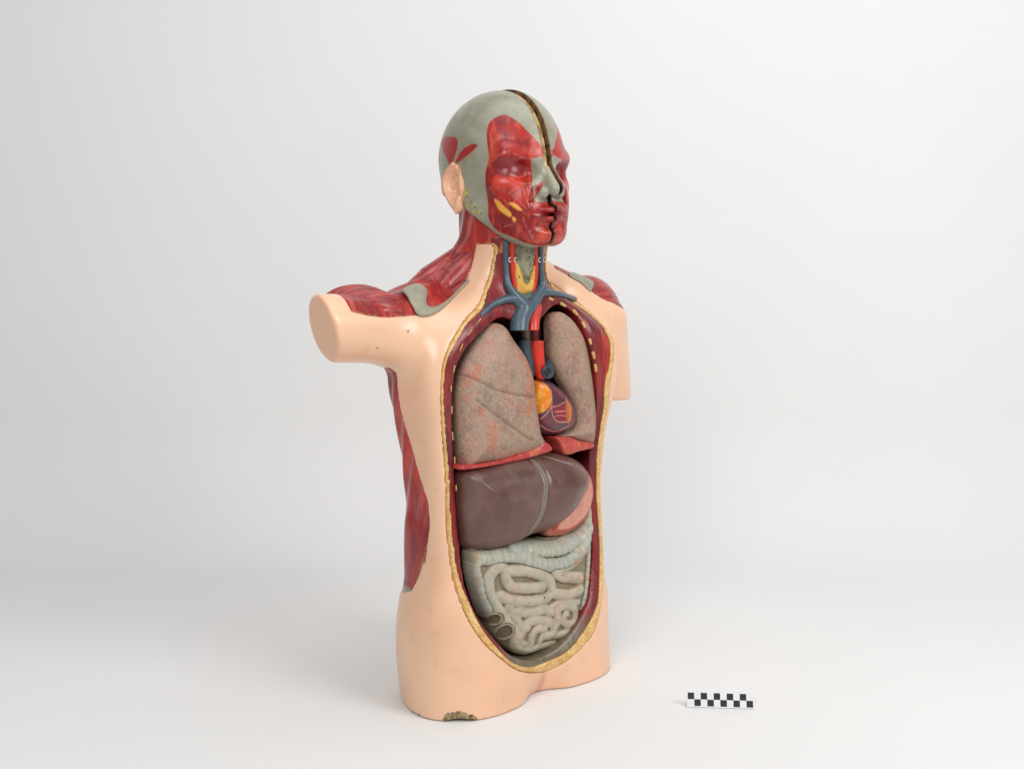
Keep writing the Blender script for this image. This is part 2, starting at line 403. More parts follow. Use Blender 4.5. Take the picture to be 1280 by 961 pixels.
# ------------------------------------------------------------------ shoulder muscles and bones
def fibre(V, axis, seed=0):
    st = {0: [.18, 2.6, 2.6], 1: [2.6, .2, 2.6], 2: [2.6, 2.6, .2]}[axis]
    c = np.tile(s2l(158, 38, 38), (len(V), 1))
    c = mixc(c, s2l(122, 28, 32), .7 * sstep(.42, .6, fbm(V * st + seed, 110)))
    c = mixc(c, s2l(196, 92, 82), .55 * sstep(.50, .66, fbm(V * st + seed + 4, 150)))
    return c
def delt_r(x, y, z):
    d = ellip(x, y, z, (-.238, .052, .560), (.064, .052, .0475))
    d = smin(d, ellip(x, y, z, (-.220, .022, .560), (.056, .034, .036)), .008)
    d = d + .0008 * np.sin((y * 1.2 + z) * 420 + x * 20)
    return np.maximum(d, -(skinside(x, y, z) + .002))
solid('shoulder_muscle', delt_r, (-.32, -.03, .49), (-.15, .12, .63), .0016, M_arm, root, lambda V: fibre(V, 0))
def delt_l(x, y, z):
    d = ellip(x, y, z, (.200, .050, .553), (.067, .056, .074))
    return np.maximum(d, -(skinside(x, y, z) + .002))
solid('shoulder_muscle', delt_l, (.11, -.03, .46), (.30, .12, .645), .002, M_arm, root, lambda V: fibre(V, 0, 9))
def patch(name, px, out, m, paint=None):
    """a low plate of its own lying on the body inside a traced outline"""
    P3 = spline(on_surf(body, px), 4, True); pu = np.stack([P3[:, 0] * CT - P3[:, 1] * ST, P3[:, 2]], 1); c = P3.mean(0); r = np.abs(P3 - c).max() + .02
    def fn(x, y, z):
        b = body(x, y, z); dd = poly2(x * CT - y * ST, z, pu)
        return np.maximum(np.maximum(b - out * sstep(.004, -.006, dd), -(b + .008)), dd)
    return solid(name, fn, tuple(P3.min(0) - .012), tuple(P3.max(0) + .012), .0016, m, root, paint)
patch('shoulder_blade_tip', [(503,362),(521,354),(534,362),(533,380),(545,383),(560,374),(573,361),(584,350),(587,352),(573,366),(555.6,384),(540,394),(524,395),(516,384),(509,371)], .0045, M_bone)
patch('shoulder_blade_tip', [(711,342),(720,340),(736,347),(743,352),(740,362),(737,364),(725,353),(714,347)], .003, M_bone)
# long strap of muscle from neck to shoulder
def strap(x, y, z):
    d = chain(x, y, z, [(-.036, .022, .70), (-.050, .030, .650), (-.098, .034, .606), (-.135, .036, .582)], [.012, .017, .017, .010])
    d2 = chain(x, y, z, [(-.030, .046, .70), (-.050, .056, .650), (-.105, .060, .613), (-.155, .057, .588)], [.013, .020, .024, .014])
    return np.maximum(smin(d, d2, .004), -(skinside(x, y, z) + .003))
solid('neck_muscle', strap, (-.20, -.01, .55), (.0, .12, .72), .0016, M_musc, root, lambda V: fibre(V @ np.array([[.8, 0, -.6], [0, 1, 0], [.6, 0, .8]]), 0, 3))

# ------------------------------------------------------------------ head
HC = (0, .030, .797)
def headf(x, y, z):
    ax = np.abs(x)
    d = ellip(ax, y, z, HC, (.083, .105, .100))
    d = smin(d, ellip(ax, y, z, (0, -.020, .745), (.060, .058, .080)), .03)
    d = smin(d, ellip(ax, y, z, (.025, -.046, .722), (.031, .035, .042)), .015)
    d = smin(d, cone(ax, y, z, (.052, .012, .722), (.022, -.062, .682), .022, .019), .02)       # jaw
    d = smin(d, ellip(ax, y, z, (0, -.070, .680), (.026, .020, .017)), .012)                    # chin
    d = smin(d, cone(ax, y, z, (.012, -.062, .791), (.052, -.047, .791), .014, .013), .010)     # brow
    d = smin(d, ellip(ax, y, z, (.051, -.036, .750), (.018, .019, .013)), .014)                 # cheek bone
    d = smin(d, ellip(ax, y, z, (0, -.066, .707), (.034, .022, .020)), .012)                    # mouth mound
    d = smax(d, -ellip(ax, y, z, (.038, -.076, .768), (.023, .021, .015)), .008)                # eye socket
    d = smin(d, ellip(ax, y, z, (.038, -.046, .767), (.0160, .0145, .0125)), .006)                 # eyeball
    d = smin(d, cone(ax, y, z, (0, -.064, .786), (0, -.0965, .7425), .0085, .0105), .006)          # nose
    d = smin(d, ellip(ax, y, z, (.0140, -.082, .7375), (.0085, .0115, .0095)), .004)
    d = smax(d, -cone(ax, y, z, (.0235, -.080, .741), (.034, -.072, .716), .0035, .0035), .006)   # fold beside the nose
    d = smax(d, -ellip(ax, y, z, (.007, -.092, .727), (.004, .006, .005)), .002)
    d = smin(d, ellip(ax, y, z, (0, -.086, .7135), (.021, .010, .0055)), .003)                  # lips
    d = smin(d, ellip(ax, y, z, (0, -.085, .7015), (.018, .010, .0060)), .003)
    d = smax(d, -ellip(ax, y, z, (0, -.097, .7075), (.025, .014, .0020)), .0025)
    d = smax(d, -ellip(ax, y, z, (0, -.094, .689), (.020, .008, .004)), .006)
    d = smin(d, ellip(ax, y, z, (.062, .045, .748), (.020, .032, .028)), .02)                   # behind the ear
    return d
def U(P): return np.stack([P[:, 0] * CT - P[:, 1] * ST, P[:, 2]], 1)
def decal(px, n=4): return U(spline(on_surf(headf, px), n, True))
def stroke(px, n=4): return U(spline(on_surf(headf, px), n))
FACE = decal([(632,144),(620,147),(611,155),(608,172),(611,197),(607,215),(607,232),(610,255),(611,274),(620,287),(636,295),(660,305),(680,309),(700,309),(712,290),(712,250),(708,215),(690,192),(680,188),(673,178),(660,165),(647,152)])
NOSE = decal([(663.4,200),(665,216),(665.5,231),(667,243),(668,251),(678.6,253),(689,250.5),(700,249),(710,244),(697,228),(688,212),(684,204),(682,196),(674,197)])
NRED = decal([(675.7,226.6),(678.6,232.4),(670,244),(668.4,238)], 2)
Y1 = decal([(617.5,249),(624,252),(632,260),(639,267),(638,271.7),(630.6,268),(623,261.5)]); Y2 = decal([(636,254),(642,254),(648,258),(653,264),(645,261.5)]); Y3 = decal([(641,271),(645,274),(643,278),(640,274)])
T1 = decal([(561,171),(571,173.6),(571.7,185),(563.7,206),(557.5,197),(552,182),(553.7,173.6)]); T2 = decal([(592.4,180),(595,185),(573.7,203),(570,201),(578.7,187)])
T3 = decal([(546,188),(549,190),(550,204),(547,200)])
SOCK = decal([(614,205),(622,197),(637,194),(650,197),(657,205),(655,215),(645,221),(628,221),(616,214)])
ULID = decal([(617,222),(630,224),(648,222),(656,228),(650,236),(632,237),(618,232)])
LIP = decal([(664,262),(675,259),(690,258),(700,262),(700,276),(688,279),(672,277),(665,270)])
LINES = [stroke(p) for p in ([(611.6,234),(620,243),(629,250),(640,262)], [(636,241),(648,251),(658,261.5)], [(636,241),(645,236),(654,231)], [(654,231),(657,246),(662,261)], [(658,229.5),(660,244),(664,259)], [(662,218),(663,238),(665,259)], [(655,266),(655,277),(660,288),(671,305)], [(630,284),(638,281),(646,279)], [(616,202),(623,194.6),(635,191),(648,194),(655,199)], [(612,165),(614,180),(618,198)], [(661,288),(668,292),(664,298)], [(664,286),(672,289),(680,287)])]  # pale muscle lines; the brow arc is mostly a highlight put in as colour
MOUTH = stroke([(664,271),(675,271),(690,270)])
EYE = stroke([(637, 209), (638, 209)])[0]
def paint_head(V):
    W = V.copy(); W[:, 0] = -np.abs(W[:, 0])           # both halves are painted alike
    u = U(W); su, sv = u[:, 0], u[:, 1]
    near = (W[:, 0] * ST + W[:, 1] * CT) < .075
    def P(c, poly, k, a=1, s=.0008): return mixc(c, k, a * sstep(s, -s, poly2(su, sv, poly) + 0.0006 * (vnoise(V, 300) - .5)) * near)
    c = np.tile(s2l(150, 148, 128), (len(V), 1))
    c = mixc(c, s2l(132, 126, 100), .6 * sstep(.45, .7, fbm(V, 22))); c = mixc(c, s2l(162, 160, 146), .4 * sstep(.5, .7, fbm(V + 3, 35)))
    red = np.tile(s2l(182, 40, 32), (len(V), 1))
    red = mixc(red, s2l(110, 20, 26), .75 * sstep(.42, .62, fbm(W * [1, 1, .4] + 2, 55)))
    red = mixc(red, s2l(214, 74, 40), .70 * sstep(.50, .66, fbm(W * [2, 2, .6] + 8, 50)))
    red = mixc(red, s2l(120, 40, 52), .5 * sstep(.58, .7, fbm(W * [2, 2, .4] + 5, 60)) * (V[:, 2] > .79))
    k = sstep(.0008, -.0008, poly2(su, sv, FACE)) * near
    re = np.hypot((su - EYE[0]) * .8, sv - EYE[1]); wob = .0016 * vnoise(V, 70)
    ring = np.maximum(0, np.sin((re + wob) * 2100)) * sstep(.030, .022, re)
    brow = np.maximum(0, np.sin((su + .12 * (sv - EYE[1]) + wob) * 1900)) * sstep(EYE[1] + .016, EYE[1] + .026, sv)
    chk = np.maximum(0, np.sin((su * .72 + sv * .70 + wob) * 1900)) * sstep(.024, .032, re) * sstep(EYE[1], EYE[1] - .012, sv)
    fib = np.maximum(np.maximum(ring, brow), chk) * sstep(.25, .6, vnoise(V + 3, 120))
    red = mixc(red, s2l(116, 20, 26), .55 * fib); red = mixc(red, s2l(206, 84, 62), .35 * sstep(.6, .95, vnoise(W * [1, 1, .4], 170)) * (fib < .2))
    c = c * (1 - k[:, None]) + red * k[:, None]
    c = P(c, SOCK, s2l(112, 20, 28), .75, .003); c = P(c, ULID, s2l(208, 58, 34), .6, .004)
    c = P(c, LIP, s2l(158, 30, 36), .7, .002)
    c = P(c, NOSE, s2l(154, 152, 132)); c = P(c, NRED, s2l(176, 40, 34))
    for Yp in (Y1, Y2, Y3): c = P(c, Yp, s2l(236, 170, 66), 1, .001)
    for Tp in (T1, T2, T3): c = P(c, Tp, s2l(158, 36, 34))
    for Ln in LINES: c = mixc(c, s2l(212, 128, 108), .5 * sstep(.0011, .0002, line2(su, sv, Ln)) * near * k * sstep(.25, .6, vnoise(V, 260)))
    c = mixc(c, s2l(60, 14, 20), .8 * sstep(.0015, .0006, line2(su, sv, MOUTH)) * near)
    # glandular flecks in front of the ear lobe
    gl = stroke([(580,242),(588,254),(598,270)])
    m = sstep(.011, .006, line2(su, sv, gl)) * sstep(.5, .6, vnoise(V, 190)) * near * (k < .5)
    c = mixc(c, s2l(186, 180, 84), .85 * m); c = mixc(c, s2l(80, 88, 50), .8 * sstep(.009, .005, line2(su, sv, gl)) * (vnoise(V + 2, 230) > .74) * (k < .5) * near)
    # scuffed paint along the saw cut
    band = sstep(.0105, .0085, np.abs(V[:, 0]) + .002 * (vnoise(V, 160) - .5)) * (V[:, 0] < 0) * sstep(.765, .785, V[:, 2])
    c = mixc(c, s2l(190, 156, 100), band); c = mixc(c, s2l(120, 86, 50), .8 * band * sstep(.48, .62, fbm(V, 110)))
    face = (np.abs(V[:, 0]) < .0034) & ((V[:, 0] > 0) | (V[:, 0] > -.0012))
    c = mixc(c, s2l(122, 92, 58), face * 1.0); c = mixc(c, s2l(62, 46, 34), .8 * face * sstep(.48, .62, fbm(V, 120)))
    c = mixc(c, s2l(60, 28, 22), face * sstep(.755, .745, V[:, 2]))  # darkness inside the narrow split painted onto the lower cut faces
    return c
def half(side):
    def fn(x, y, z):
        d = headf(x, y, z)
        d = np.maximum(d, side * -x + (.0006 if side < 0 else .0010 + .0012 * sstep(.750, .775, z)))
        d = d + .0012 * sstep(.0105, .0075, np.abs(x)) * (side < 0) * (z > .775)
        d = np.maximum(d, -(z - .655)); d = smax(d, .722 + (y - .02) * .35 - z - 9 * (y < -.02) * 0 - np.clip(.022 - y, 0, 1) * .62, .004)
        return np.maximum(d, -sphere(x, y, z, (0, .06, .60), .10))
    return fn
hr = solid('head_half', half(-1), (-.094, -.112, .645), (.004, .145, .905), .0013, M_head, root, paint_head)
hl = solid('head_half', half(1), (-.002, -.112, .645), (.094, .145, .905), .0013, M_head, root, paint_head)
hl.location = (.0006, -.0024, .0022)
# ear
def make_ear(side, par):
    c0 = np.array([-.0835, .030, .747]); fl = math.radians(24)
    ex = np.array([-math.sin(fl), -math.cos(fl), 0]); ex = np.array([math.sin(fl) * .9, -math.cos(fl), 0])   # towards the face
    nw = np.array([-math.cos(fl), -math.sin(fl) * .9, 0]); up = np.array([0, .22, 1.0]); up /= np.linalg.norm(up)
    ex /= np.linalg.norm(ex); nw = -np.cross(up, ex); nw = nw if nw[0] < 0 else -nw
    def fn(x, y, z):
        x = x * -side
        dx, dy, dz = x - c0[0], y - c0[1], z - c0[2]
        a = dx * ex[0] + dy * ex[1] + dz * ex[2]; b = dx * up[0] + dy * up[1] + dz * up[2]; n = dx * nw[0] + dy * nw[1] + dz * nw[2]
        wd = np.interp(b, [-.036, -.024, -.005, .015, .030, .037], [.004, .0095, .0145, .019, .0165, .006])
        off = np.interp(b, [-.036, 0, .036], [.007, .001, -.002])
        a = a - off
        rim = np.sqrt((a / wd)**2 + (b / .0345)**2)
        plate = np.maximum((rim - 1) * .016, np.abs(n + .001 + .10 * a) - .0060)
        helix = np.sqrt(((rim - .86) * .018)**2 + (n - .0055)**2) - .0044
        helix = np.maximum(helix, (a - .006) * .7 - .003 * (b > 0))
        d = smin(plate, helix, .003)
        anti = np.sqrt(((np.sqrt(((a + .001) / (wd * .55))**2 + ((b - .002) / .020)**2) - 1) * .010)**2 + (n - .0035)**2) - .0026
        d = smin(d, np.maximum(anti, a - .004), .003)
        d = smax(d, -(np.sqrt(((a - .003) / .0075)**2 + ((b + .003) / .011)**2 + ((n - .006) / .0060)**2) - 1) * .006, .002)
        d = smin(d, np.sqrt((a - .011)**2 + ((b + .004) * .7)**2 + (n - .002)**2) - .0045, .003)      # tragus
        d = smin(d, np.sqrt((a - .002)**2 + ((b + .027) * .85)**2 + ((n - .001) * 1.2)**2) - .0075, .004)
        return d
    sx = (-.108, -.058) if side < 0 else (.058, .108)
    def pe(V): return mixc(np.tile(s2l(226, 172, 138), (len(V), 1)), s2l(206, 142, 110), .5 * sstep(.4, .65, fbm(V, 60)))
    return solid('ear', fn, (sx[0], -.01, .698), (sx[1], .07, .796), .001, M_skin, par, pe)
make_ear(-1, hr); make_ear(1, hl)

# ------------------------------------------------------------------ organs in the hollow
def outline(px, y, n=5): return xz(spline(on_plane(px, y), n, True))
def relief(u, v, poly, ye, dep, R, p=.5):
    """a cushion over an outline: how far its front stands at each (x, z)"""
    d = -poly2(u, v, poly); t = np.clip(d / R, 0, 1)
    return d, ye - dep * (1 - (1 - t)**2)**p
def frontY(u, v):
    ys = np.linspace(-.12, .05, 120)[None, :, None]
    B = body(u[:, None, :], ys, v[:, None, :]) < 0
    return ys[0, np.argmax(B, 1), 0]
def slab(name, px, y_edge, dep, R, back, h, m, par, paint, extra=None, p=.5, n=5, y_px=None, surf=None):
    poly = outline(px, y_px if y_px is not None else y_edge, n) if surf is None else xz(spline(on_surf(body, px), n, True))
    a0, a1 = poly.min(0) - .006, poly.max(0) + .006
    xs = np.arange(a0[0], a1[0] + h, h)[:, None]; zs = np.arange(a0[1], a1[1] + h, h)[None, :]
    if surf is not None: y_edge = frontY(xs, zs) + surf; back = float(y_edge.max()) + .008
    d, yf = relief(xs, zs, poly, y_edge, dep, R, p)
    if extra is not None: yf = extra(xs, zs, yf, d)
    y0 = float(yf.min()) - .006
    def fn(x, y, z):
        return np.maximum(np.maximum((yf[:, None, :] - y) * .7, y - back), -d[:, None, :])
    lo_ = (a0[0], y0, a0[1]); nx, nz = xs.size, zs.size
    Yv = np.arange(y0, back + .005, h)[None, :, None]
    F = fn(None, Yv, None).astype(f32); F[0] = F[-1] = 1e-3; F[:, 0] = F[:, -1] = 1e-3; F[:, :, 0] = F[:, :, -1] = 1e-3
    V, Q = surfnet(F, lo_, h)
    return mesh_obj(name, V, Q, m, par, paint(V) if paint else None)

def lung_paint(fis, strong=1.0):
    def f(V):
        c = np.tile(s2l(166, 136, 117), (len(V), 1))
        c = mixc(c, s2l(182, 132, 114), .6 * strong * sstep(.46, .66, fbm(V, 52)))
        c = mixc(c, s2l(142, 130, 108), .5 * sstep(.46, .64, fbm(V + 4, 28)))
        c = mixc(c, s2l(188, 108, 74), .6 * strong * sstep(.54, .70, fbm(V + 9, 40)))
        c = mixc(c, s2l(118, 92, 82), .35 * sstep(.55, .68, fbm(V + 13, 70)))
        c = mixc(c, s2l(120, 84, 74), .30 * (vnoise(V, 420) > .72)); c = mixc(c, s2l(186, 160, 138), .35 * sstep(.6, .8, vnoise(V + 1, 330)))
        for L in fis: c = mixc(c, s2l(104, 72, 62), .6 * sstep(.0016, .0004, line2(V[:, 0], V[:, 2], L)))
        return c
    return f
RL = [(624.7,404),(638.5,409),(647.6,423.5),(661,442),(668,458),(673,476),(675,499),(678.5,522),(682,542),(690,560),(668,568),(631.6,579),(600,583),(579,585),(575,565),(572,540),(570,508),(571,481),(578,455),(592.7,428),(611,407)]
yL = -.050
fis = [xz(spline(on_plane(p, yL - .016))) for p in ([(575,459),(597,474),(620,486.5),(643,493),(672,497)], [(599.5,501),(615.6,515),(636,530),(657,545),(668,551)])]
def lung_groove(fs, dep=.0018):
    def e(x, z, yf, d):
        for L in fs: yf = yf + dep * sstep(.0040, .0, line2(x, z, L)) 
        return yf
    return e
lr = slab('lung', RL, -.036, .030, .045, -.020, .0013, M_lung, root, lung_paint(fis), lung_groove(fis), y_px=[-.044] + [-.052] * 9 + [-.046] * 3 + [-.038] * 8, p=.6)
yy = on_plane([(675, 455)], -.05)
LL = [(698,390),(689,397),(688,421),(690,449),(698,469),(709.5,490),(717.5,508),(718.6,526.5),(712,538),(697,546),(712,548),(726,553),(741.5,557),(747,549),(749,526.5),(747,494.5),(741.5,453),(734.6,423.5),(723,403),(712,392.6)]
ll = slab('lung', LL, -.036, .020, .030, -.022, .0013, M_lung, root, lung_paint([], .35), y_px=[-.038] * 9 + [-.044] * 4 + [-.048] * 7, p=.6)
def pk(a, b, t=.5): return lambda V: mixc(mixc(np.tile(a, (len(V), 1)), b, .6 * sstep(.4, .6, fbm(V, 60))), s2l(210, 130, 96), t * sstep(.55, .7, fbm(V + 3, 80)))
slab('lung_base', [(579,582),(600,580),(631,573.5),(668,561),(683,552),(692,563),(670,571.5),(640,579),(600,586),(579,588)], -.052, .006, .005, .02, .0012, M_gloss, lr, pk(s2l(190, 66, 60), s2l(160, 46, 46)), y_px=-.058)
slab('lung_base', [(696,546),(712,546),(726,551),(742,554),(742,560),(724,565),(708,569),(700,555)], -.046, .006, .006, .02, .0012, M_gloss, ll, pk(s2l(196, 84, 70), s2l(176, 60, 54)), y_px=-.050)

LV = [(580,585),(572,597),(571,635),(574,665),(578,683),(596,688.5),(624,688.5),(645,682.5),(667.5,671),(682.5,667),(699,656),(716,641),(729,620),(735,603),(732,586),(721,574),(700,567),(680,567),(652,570),(615,578)]
def liver_extra(x, z, yf, d):
    L = LIG[0]; g = line2(x, z, L)
    yf = yf + .0022 * sstep(.012, .003, g) - .0012 * sstep(.0030, .0010, np.abs(g - .0024))
    return yf + .0015 * (np.sin(x * 46 + 1) * np.sin(z * 38))
LIG = [xz(spline(on_plane([(678,573),(682.5,597),(680,622),(676,645),(669,669)], -.078))), xz(spline(on_plane([(680,574),(692,572),(706,577),(720,581)], -.072)))]
def liver_paint(V):
    c = np.tile(s2l(100, 69, 61), (len(V), 1)); c = mixc(c, s2l(84, 54, 48), .6 * sstep(.4, .65, fbm(V, 22))); c = mixc(c, s2l(118, 92, 82), .5 * sstep(.5, .7, fbm(V + 4, 30)))
    for i, L in enumerate(LIG):
        g = line2(V[:, 0], V[:, 2], L)
        c = mixc(c, s2l(150, 148, 132), .75 * (sstep(.0011, .0004, np.abs(g - .0026)) if i == 0 else sstep(.0012, .0005, g)))
        if i == 0: c = mixc(c, s2l(118, 110, 100), .7 * sstep(.0024, .0016, g))
    return c
slab('liver', LV, -.034, .046, .050, -.018, .0014, M_liver, root, liver_paint, liver_extra, y_px=[-.036] * 6 + [-.055] * 4 + [-.049] * 4 + [-.046] * 6)
ST_ = [(682,667),(690,640),(712,612),(728,585),(736,592),(740,605),(740,622),(734,643),(721,659),(706,668),(692,670)]
def stom_paint(V):
    c = np.tile(s2l(208, 140, 120), (len(V), 1)); d = -poly2(V[:, 0], V[:, 2], STP)
    c = mixc(c, s2l(176, 70, 52), .85 * sstep(.0075, .003, np.abs(d - .0085) * 1.3)); c = mixc(c, s2l(214, 150, 120), .7 * sstep(.0055, .003, d)); return c
STP = outline(ST_, -.045)
slab('stomach', ST_, -.040, .018, .020, .03, .0013, M_gloss, root, stom_paint, y_px=-.045)

# heart and great vessels
HT = [(670,476),(684,474),(695.7,481),(706,490),(713,500),(718,514),(716.5,530),(706,541),(687,544),(676,538),(668,520),(666,495)]
hp = xz(on_plane([(680, 494)], -.05))[0]
HV = [xz(spline(on_plane(p, -.056))) for p in ([(684,478),(688,487),(689.5,500),(688,509),(681,524)], [(688,509),(697,507),(706,502)], [(689,510),(691,520),(697,527),(708,527)], [(693,515),(700,514),(706,514)], [(694,520),(700,519),(707,520)], [(680,530),(690,538),(700,539),(712,532)], [(708,497),(712,510),(711,526)])]
def heart_paint(V):
    c = np.tile(s2l(84, 50, 62), (len(V), 1)); c = mixc(c, s2l(120, 40, 50), .6 * sstep(.45, .6, fbm(V, 70)))
    x, z = V[:, 0], V[:, 2]
    a = poly2(x, z, xz(spline(on_plane([(668,478),(680,477),(687,486),(689,500),(684,512),(672,522),(666,500)], -.056), 4, True)))
    at = mixc(np.tile(s2l(226, 130, 30), (len(V), 1)), s2l(236, 176, 70), sstep(.5, .65, fbm(V, 90)))
    k = sstep(.001, -.001, a)[:, None]; c = c * (1 - k) + at * k
    fatp = poly2(x, z, xz(spline(on_plane([(707,500),(714,508),(714,524),(709,529),(707,515)], -.056), 4, True)))
    c = mixc(c, s2l(190, 110, 40), .85 * sstep(.001, -.001, fatp))
    c = mixc(c, s2l(140, 40, 44), .9 * sstep(.001, -.001, poly2(x, z, xz(on_plane([(691,511),(706,505),(708,526),(697,526)], -.056)))))
    for L in HV: c = mixc(c, s2l(222, 140, 120), .8 * sstep(.0011, .0004, line2(x, z, L)))
    return c
slab('heart', HT, -.030, .027, .022, .03, .0011, M_gloss, root, heart_paint, y_px=-.040)

def tube(name, px, ys, rad, m, par, h=.0012, cut=None, sq=1.0, paint=None, n=5, P=None):
    if P is None: P = spline(on_plane(px, ys), n)
    rs = np.interp(np.linspace(0, 1, len(P)), np.linspace(0, 1, len(rad)), rad)
    r = max(rad) + .004
    l, hh = P.min(0) - r, P.max(0) + r
    def fn(x, y, z):
        d = chain(x, y, z, P, rs)
        if cut: d = np.maximum(d, cut(x, y, z))
        return d
    return solid(name, fn, tuple(l), tuple(hh), h, m, par, paint)
def along(name, px, out, rad, m, par, cut=None, n=5):
    P = on_surf(body, px); P[:, 1] -= np.asarray(out) - .0016
    return tube(name, None, None, rad, m, par, cut=cut, P=spline(P, n))
q_ = on_surf(body, [(655, 413), (665, 413)]); zc, zr = q_[0][2], q_[1][2]
vein = along('great_vein', [(632,304),(632.5,325),(633,345),(636,360),(646,374),(655,386),(653,396),(651,404)], [.0018,.0018,.002,.003,.002,.001,-.001,-.001], [.0044,.0044,.0048,.0062,.0095,.0130,.0138,.0135], M_blue, root, cut=lambda x, y, z: zc - z)
vein2 = along('vein_branch', [(653,396),(651,404),(650,420)], [-.001,-.001,-.001], [.0138,.0135,.0132], M_blue, vein, cut=lambda x, y, z: zc - z)
along('vein_branch', [(676,304),(675.5,325),(676,345),(677,358),(670,372),(660,386)], [.0018,.002,.003,.003,.002,.002], [.0038,.0038,.0045,.0070,.0090,.011], M_blue, vein)
along('vein_branch', [(646,374),(632,374),(616,381),(602,394)], [.002,.003,.002,.001], [.0085,.0062,.0045,.0028], M_blue, vein)
along('vein_branch', [(674,366),(688,366),(703,369),(718,374)], [.003,.003,.002,.002], [.0065,.0052,.0046,.0042], M_blue, vein)
along('artery', [(672,384),(669,394),(667,404),(666.5,420)], [.001,.001,.001,.001], [.0070,.0084,.0088,.0088], M_redv, root, cut=lambda x, y, z: zr - z)
along('neck_artery', [(640.5,304),(640.5,325),(641.5,345),(645,362)], [.0012,.0012,.0012,0], [.0040,.0040,.0038,.0034], M_redv, root)
along('neck_artery', [(669.5,304),(670,325),(670,345),(667,364)], [.0012,.0012,.0012,0], [.0036,.0036,.0036,.0034], M_redv, root)
zt = on_plane([(670, 426)], -.04)[0][2]
tube('aorta', [(671,415),(671,435),(673,452),(676,470)], [-.030,-.032,-.034,-.036], [.0108,.0108,.0098,.0075], M_redv, root, cut=lambda x, y, z: z - zt)
M_dblue = mat('dark_vein_paint', s2l(58, 72, 82), .35, .15, 60, .2, 120, coat=.2)
M_black = mat('dark_hollow_paint', s2l(26, 24, 28), .5, .1, 60, .2, 120)
tube('upper_vein', [(656,415),(656,435),(660,450),(664,466)], [-.026,-.026,-.026,-.026], [.0095,.0095,.009,.008], M_dblue, root, cut=lambda x, y, z: z - zt - .001)
tube('gullet', [(668,380),(668,410),(669,450)], [-.006,-.006,-.006], [.010,.010,.010], mat('gullet_paint', s2l(120, 44, 40), .35, .3, 90, .4, 90, coat=.2), root)
tube('rear_windpipe', [(655,380),(656,410),(658,450)], [-.004,-.004,-.004], [.008,.008,.008], mat('rear_windpipe_paint', s2l(104, 84, 64), .4, .3, 60, .4, 90, stretch=(.3, 1, 5)), root)
lv = tube('lung_artery', [(690,425),(688,445),(685,458),(684,466)], [-.018,-.024,-.030,-.040], [.0065,.0075,.0095,.0102], M_dblue, root)
pc = on_plane([(683.5, 465)], -.049)[0]
def ring(x, y, z): return np.sqrt((np.sqrt((x - pc[0])**2 + (z - pc[2])**2) - .0078)**2 + (y - pc[1])**2) - .0022
solid('cut_rim', ring, tuple(pc - .014), tuple(pc + .014), .0009, mat('vessel_rim_paint', s2l(44, 56, 62), .3), lv)
solid('bore', lambda x, y, z: ellip(x, y, z, pc, (.006, .0025, .006)), tuple(pc - .009), tuple(pc + .009), .0009, M_black, lv)
# windpipe, voice box, thyroid gland
def larynx_paint(V):
    c = np.tile(s2l(140, 138, 112), (len(V), 1)); c = mixc(c, s2l(92, 84, 60), .7 * sstep(.5, .62, fbm(V, 120)))
    for p in ((659, 322), (658, 348)):
        q = on_surf(body, [p])[0]; c = mixc(c, s2l(30, 26, 22), np.hypot(V[:, 0] - q[0], V[:, 2] - q[2]) < .0016)
    return c
slab('voice_box', [(644,300),(668,300),(668,322),(666,332),(662,346),(660,354),(655,354),(652,344),(647,333),(644,322)], 0, .006, .008, .01, .0011, M_gut, root, larynx_paint, surf=.001)
def th_paint(V):
    c = mixc(np.tile(s2l(222, 176, 84), (len(V), 1)), s2l(204, 132, 44), .7 * sstep(.45, .6, fbm(V, 90)))
    q = on_surf(body, [(647, 346)])[0]; return mixc(c, s2l(60, 40, 20), np.hypot(V[:, 0] - q[0], V[:, 2] - q[2]) < .0016)
slab('thyroid_gland', [(643,328),(647,330),(652,342),(656,353),(660,353),(663,343),(667,331),(669,335),(668,352),(665,364),(655,368),(646,365),(643,350)], 0, .005, .006, .01, .0011, M_yel, root, th_paint, surf=.001)
slab('windpipe', [(646,363),(666,363),(665,382),(650,382)], 0, .003, .006, .01, .0012, mat('windpipe_paint', s2l(92, 112, 92), .4, .25, 60, .3, 60, stretch=(.3, 1, 4)), root, None, surf=.001)
# small white letter marks on the neck vessels
M_white = mat('white_mark_paint', s2l(206, 200, 190), .5)
for p in ((634, 325), (641, 325), (671, 325), (677, 325)):
    q = on_surf(body, [p])[0]; q[1] -= .0062
    a = np.linspace(.9, 5.4, 14); P = np.stack([q[0] + .0021 * np.cos(a), np.full(14, q[1]), q[2] + .0033 * np.sin(a)], 1)
    solid('letter_mark', lambda x, y, z: chain(x, y, z, P, [.0008] * 14), tuple(q - [.005, .003, .006]), tuple(q + [.005, .003, .006]), .0005, M_white, root)

